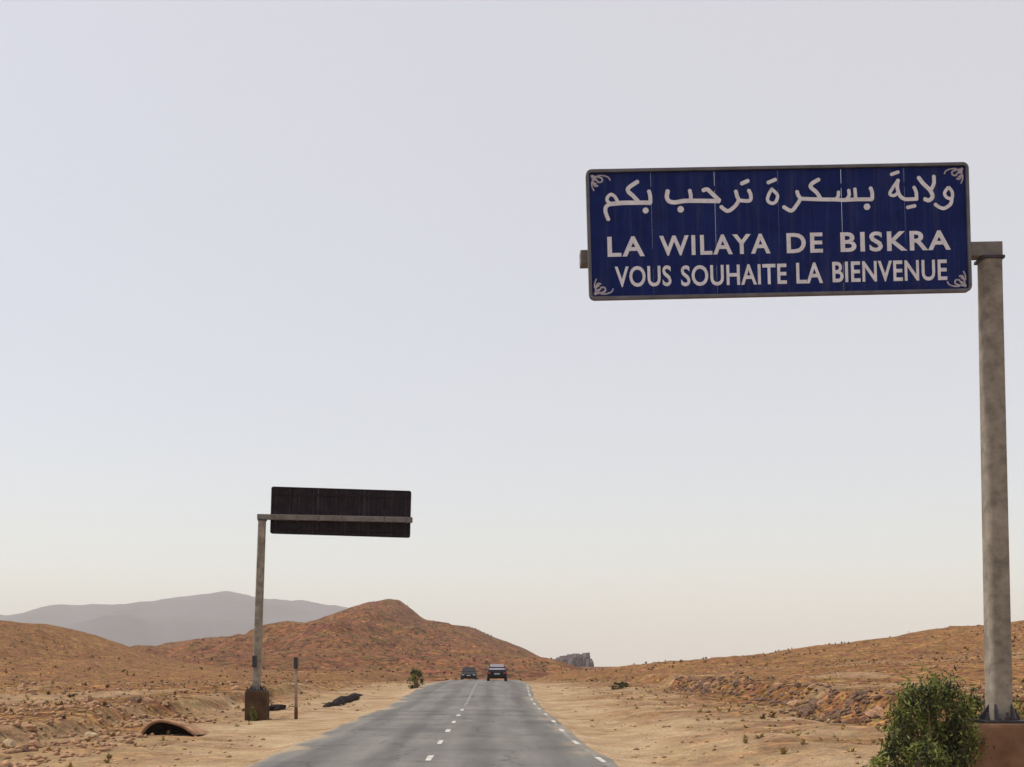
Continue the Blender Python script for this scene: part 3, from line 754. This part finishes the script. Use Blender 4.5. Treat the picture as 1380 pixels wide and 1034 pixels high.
# far crag beyond the crest
CD = 820.0; CK = CD / 300.0
cx, cy, _ = spot(772, 900, CD)
crag = empty('rock_outcrop', (cx, cy, -14.0)); tag(crag, 'grey stepped rock outcrop standing on the skyline beyond the crest', 'rock outcrop')
CR = random.Random(3)
for px, py, wd, dp in ((742, 892, 3.2, 5), (748, 888.5, 3.0, 4), (754, 886.5, 2.4, 6), (759, 884, 2.6, 4), (765, 884.5, 3.0, 6), (770, 882, 2.6, 4), (777, 881, 2.8, 5), (784, 882, 2.4, 4), (790, 880, 2.3, 4), (793, 888, 2.2, 6)):
    X0, Y0, Z0 = spot(px, py, CD); Yo = CR.uniform(-1.6, 1.6) * CK; wd *= CK; dp *= CK
    mb = MB(); rings = []
    hgt = Z0 + 14.0; tl = CR.uniform(-0.3, 0.3)
    for k in range(8):
        t = k / 7; rg = []
        for j in range(14):
            a = 6.2832 * j / 14
            q = 1 + 0.5 * mnoise.noise(Vector((math.cos(a) * 1.4 + px, math.sin(a) * 1.4, t * 3.2)))
            ex = 1 / max(abs(math.cos(a)), abs(math.sin(a))) ** 0.6
            tp = (1.25 - 0.3 * t) * (1.0 if t < 0.99 else 0.72)
            rg.append(Vector((X0 - cx + wd * 0.5 * q * ex * math.cos(a) * tp, Yo + dp * 0.5 * q * ex * math.sin(a) * tp, t * hgt + tl * t * math.cos(a) + 0.8 * mnoise.noise(Vector((a * 2, px, t * 3))))))
        rings.append(rg)
    mb.loft(rings); mb.build('rock_block', M['crag'], crag)

# gravel and scrub too many to count
ICO_V = np.array([(0, 0, 1), (.9, 0, .2), (.28, .85, .25), (-.72, .53, .2), (-.72, -.53, .25), (.28, -.85, .2), (0, 0, -1)])
ICO_F = np.array([(0, 1, 2), (0, 2, 3), (0, 3, 4), (0, 4, 5), (0, 5, 1), (6, 2, 1), (6, 3, 2), (6, 4, 3), (6, 5, 4), (6, 1, 5)])
def gravel(name, xs, yv, size, m, label):
    n = len(xs); zz = ground_z(xs, yv)
    v = ICO_V[None] * (1 + 0.35 * RNG.normal(size=(n, 7, 1)) * 0.6) * size[:, None, None]
    a = RNG.uniform(0, 6.283, n); c, s = np.cos(a)[:, None], np.sin(a)[:, None]
    vx = v[..., 0] * c - v[..., 1] * s; vy = v[..., 0] * s + v[..., 1] * c
    V = np.stack([vx + xs[:, None], vy + yv[:, None], v[..., 2] * 0.7 + zz[:, None] + 0.05 * size[:, None]], -1)
    Fc = ICO_F[None] + (np.arange(n) * 7)[:, None, None]
    return tag(link(name, arr_mesh(name, V.reshape(-1, 3), Fc.reshape(-1, 3)), m), label, kind='stuff')
def off_road(n, y0, y1, spread, power=1.6, right=None):
    yv = y0 + (y1 - y0) * RNG.uniform(0, 1, n) ** power
    sd = RNG.uniform(-1, 1, n) if right is None else np.full(n, 1.0 if right else -1.0) * RNG.uniform(0, 1, n)
    x = np.where(sd > 0, 2.9 + sd * (spread + yv * 0.42), -5.6 + sd * (spread + yv * 0.42))
    return x, yv
for nm, cnt, smin, smax, mk, lb in (('gravel', 7000, 0.015, 0.06, 'rock', 'scattered brown gravel on the verges and slopes'), ('pebbles', 4000, 0.02, 0.075, 'rock_dark', 'scattered dark pebbles on the slopes'),
                                    ('pale_gravel', 2400, 0.012, 0.05, 'rock_pale', 'scattered pale gravel on the verges')):
    x, yv = off_road(cnt, 16, 110, 8); sz = smin + (smax - smin) * RNG.uniform(0, 1, cnt) ** 2.2
    sz = sz * (1 + np.clip(yv / 55, 0, 2.2))
    kk = (np.abs(x + 1.3) > (8.2 if nm == 'pebbles' else 4.4) + 2.2 * fbm(x, yv, 5, 3, 311)) & (fbm(x, yv, 6, 3, 313) + 0.25 * RNG.normal(size=len(x)) > 0.02); x, yv, sz = x[kk], yv[kk], sz[kk]
    gravel(nm, x, yv, sz, M[mk], lb)

bk_y = RNG.uniform(17, 78, 1150); bk_x = 12.2 + 1.6 * fbm(bk_y * 0 + 3.0, bk_y, 9.0, 3, 21) + RNG.normal(0.25, 0.6, 1150)
gravel('bank_stones', bk_x, bk_y, 0.04 + 0.16 * RNG.uniform(0, 1, 1150) ** 2, M['rock_dark'], 'dark stones heaped along the low bank right of the road')
lf_y = RNG.uniform(18, 40, 1300); lf_x = -(9.2 + RNG.uniform(0, 1, 1300) ** 1.3 * 8) * (0.75 + 0.25 * lf_y / 30)
gravel('rubble_stones', lf_x, lf_y, 0.03 + 0.12 * RNG.uniform(0, 1, 1300) ** 2, M['rock'], 'small broken stones on the left verge')
def tufts(name, x, yv, zz, size, m, label, blades=14, seed=1):
    r = np.random.default_rng(seed); n = len(x)
    a = r.uniform(0, 6.283, (n, blades)); tilt = r.uniform(0.15, 1.15, (n, blades)); L = size[:, None] * r.uniform(0.6, 1.2, (n, blades))
    d = np.stack([np.cos(a) * np.sin(tilt), np.sin(a) * np.sin(tilt), np.cos(tilt)], -1)
    sd = np.stack([-np.sin(a), np.cos(a), 0 * a], -1)
    b = np.stack([x, yv, zz - 0.03], -1)[:, None, :] + d * 0.0
    wd = (size[:, None] * r.uniform(0.10, 0.24, (n, blades)))[..., None]
    mid = b + d * L[..., None] * 0.55; tip = b + d * L[..., None] * np.array([1, 1, 0.92])
    V = np.stack([b, mid + sd * wd, tip, mid - sd * wd], 2)
    return tag(link(name, arr_mesh(name, V.reshape(-1, 3), np.arange(n * blades * 4).reshape(-1, 4)), m), label, kind='stuff')
x, yv = off_road(3000, 20, 200, 14, 0.9); k = np.abs(x + 1.3) > 8.5; x, yv = x[k], yv[k]
clump = fbm(x, yv, 18, 3, 301) > -0.06; x, yv = x[clump], yv[clump]
tufts('dry_scrub', x, yv, ground_z(x, yv), (0.06 + 0.15 * RNG.uniform(0, 1, len(x)) ** 2.0) * (1 + yv / 150), M['scrub'], 'sparse dark dry scrub dotting the slopes', seed=3)
x, yv = off_road(2600, 17, 120, 9, 1.2); k = np.abs(x + 1.3) > 6.5; x, yv = x[k], yv[k]
tufts('dry_grass', x, yv, ground_z(x, yv), RNG.uniform(0.06, 0.2, len(x)), M['straw'], 'sparse straw coloured grass tufts on the verges', seed=4)
# scrub on the central hill, read off the hill's own surface
n = 4200; ix = RNG.integers(0, CZ.shape[1], n); iy = RNG.integers(0, int(CZ.shape[0] * 0.62), n)
k = fbm(CX[ix], CY[iy], 60, 3, 303) > 0.04; ix, iy = ix[k], iy[k]
tufts('hill_scrub', CX[ix], CY[iy], CZ[iy, ix], RNG.uniform(0.25, 0.85, len(ix)), M['scrub'], 'dark scrub dotting the central hill', blades=16, seed=5)

# ------------------------------------------------------------------ marker post
x, yv, _ = spot(399, 966, 39.6)
zg = gz(x, yv); root = empty('marker_post', (x, yv, zg)); tag(root, 'thin roadside post with a dark plate at its top beside the left sign', 'post')
mb = MB(); mb.tube([(0, 0, 0.42), (0, 0, 1.85)], [0.055, 0.05], 10); mb.build('shaft', M['post'], root, True)
mb = MB(); mb.tube([(0, 0, -0.2), (0, 0, 0.42)], [0.066, 0.062], 10); mb.build('rusty_foot', M['rust'], root, True)
mb = MB(); mb.box((0.0, -0.02, 2.0), (0.14, 0.16, 0.40)); mb.build('head_plate', M['steel_dark'], root, bevel=0.02)

# ------------------------------------------------------------------ cars
def car(loc, rz, label, front_pale, roof_mat, body_mat, glass):
    root = empty('car', loc, rz); tag(root, label, 'car')
    # local: +y is the nose
    def sec(yv, hw, z0, z1, top):
        return [Vector((-hw * .93, yv, z0)), Vector((-hw, yv, z0 + .15)), Vector((-hw, yv, (z0 + z1) / 2 + .05)), Vector((-hw * top, yv, z1)),
                Vector((hw * top, yv, z1)), Vector((hw, yv, (z0 + z1) / 2 + .05)), Vector((hw, yv, z0 + .15)), Vector((hw * .93, yv, z0))]
    b = MB(); b.loft([sec(-2.12, .74, .42, .78, .9), sec(-2.05, .82, .30, .92, .92), sec(-1.6, .86, .24, .98, .93), sec(-.3, .87, .22, .99, .93), sec(.85, .87, .22, .97, .93),
                      sec(1.6, .85, .24, .90, .92), sec(2.02, .80, .30, .78, .9), sec(2.12, .70, .38, .66, .9)])
    body = b.build('body', body_mat, root, bevel=0.012)
    b = MB()
    def cab(yv, hw, z): return [Vector((-hw, yv, z)), Vector((hw, yv, z))]
    rings = [[Vector((-.79, -1.9, .96)), Vector((.79, -1.9, .96)), Vector((.80, .95, .95)), Vector((-.80, .95, .95))],
             [Vector((-.72, -1.68, 1.22)), Vector((.72, -1.68, 1.22)), Vector((.72, .5, 1.22)), Vector((-.72, .5, 1.22))],
             [Vector((-.62, -1.42, 1.44)), Vector((.62, -1.42, 1.44)), Vector((.62, .05, 1.45)), Vector((-.62, .05, 1.45))]]
    b.loft(rings); b.build('cabin', body_mat, root, bevel=0.03)
    b = MB(); b.loft([rring(.60, .72, .12, 1.445, 3, 0, -.69), rring(.58, .69, .12, 1.485, 3, 0, -.69)]); b.build('roof', roof_mat, root)
    def quad(name, pts, m):
        q = MB(); c = sum((Vector(p) for p in pts), Vector()) / 4
        nr = (Vector(pts[1]) - Vector(pts[0])).cross(Vector(pts[2]) - Vector(pts[0])).normalized()
        if nr.dot(c - Vector((0, -.4, 1.0))) < 0: nr = -nr
        a = [Vector(p) + nr * .018 for p in pts]; bk = [Vector(p) - nr * .01 for p in pts]
        q.add(a + bk, [(0, 1, 2, 3), (7, 6, 5, 4), (0, 4, 5, 1), (1, 5, 6, 2), (2, 6, 7, 3), (3, 7, 4, 0)]); return q.build(name, m, root)
    quad('rear_window', [(-.70, -1.86, 1.0), (.70, -1.86, 1.0), (.58, -1.47, 1.40), (-.58, -1.47, 1.40)], glass)
    quad('windscreen', [(-.72, .88, 1.0), (.72, .88, 1.0), (.58, .11, 1.41), (-.58, .11, 1.41)], glass)
    for s in (-1, 1):
        quad('side_window', [(s * .785, -1.5, 1.01), (s * .785, -.45, 1.01), (s * .655, -.45, 1.38), (s * .665, -1.25, 1.38)], glass)
        quad('side_window', [(s * .785, -.38, 1.01), (s * .785, .72, 1.01), (s * .66, .12, 1.38), (s * .655, -.38, 1.38)], glass)
        q = MB(); q.box((s * .66, -2.10, .72), (.22, .08, .16)); q.build('tail_light', M['lamp_red'], root, bevel=.01)
        q = MB(); q.box((s * .58, 2.08, .64), (.26, .08, .14)); q.build('headlight', M['lamp_clear'], root, bevel=.01)
        q = MB(); q.box((s * .93, .72, 1.0), (.14, .10, .12)); q.build('mirror', body_mat, root, bevel=.02)
        for yv in (-1.3, 1.32):
            wmb = MB(); wmb.tube([(s * .66, yv, .31), (s * .88, yv, .31)], [.31, .31], 16); wh = wmb.build('wheel', M['tyre'], root)
            q = MB(); q.tube([(s * .86, yv, .31), (s * .892, yv, .31)], [.19, .17], 12); q.build('rim', M['rim'], wh)
    q = MB(); q.box((0, -2.12, .44), (1.5, .12, .16)); q.build('rear_bumper', M['tyre'], root, bevel=.02)
    q = MB(); q.box((0, 2.12, .42), (1.45, .12, .18)); q.build('front_bumper', front_pale, root, bevel=.02)
    q = MB(); q.box((0, -2.14, .66), (.5, .03, .12)); q.build('number_plate', M['rim'], root)
    q = MB(); q.box((0, 2.14, .60), (.42, .04, .12)); q.build('grille', M['car_grey'], root)
    return root
d = 99.0; xx = (669.5 - VPX) * d / F
car((xx + 0.02, d, road_top(xx, d)), 0.0, 'dark car with a pale roof driving away in the right lane at the crest', M['car_dark'], M['car_grey'], M['car_dark'], M['glass_sky'])
d = 124.0; xx = (632 - VPX) * d / F
car((xx, d, road_top(xx, d)), math.pi, 'dark car coming towards the camera in the left lane at the crest', M['car_dark'], M['car_dark'], M['car_dark'], M['glass_dark'])
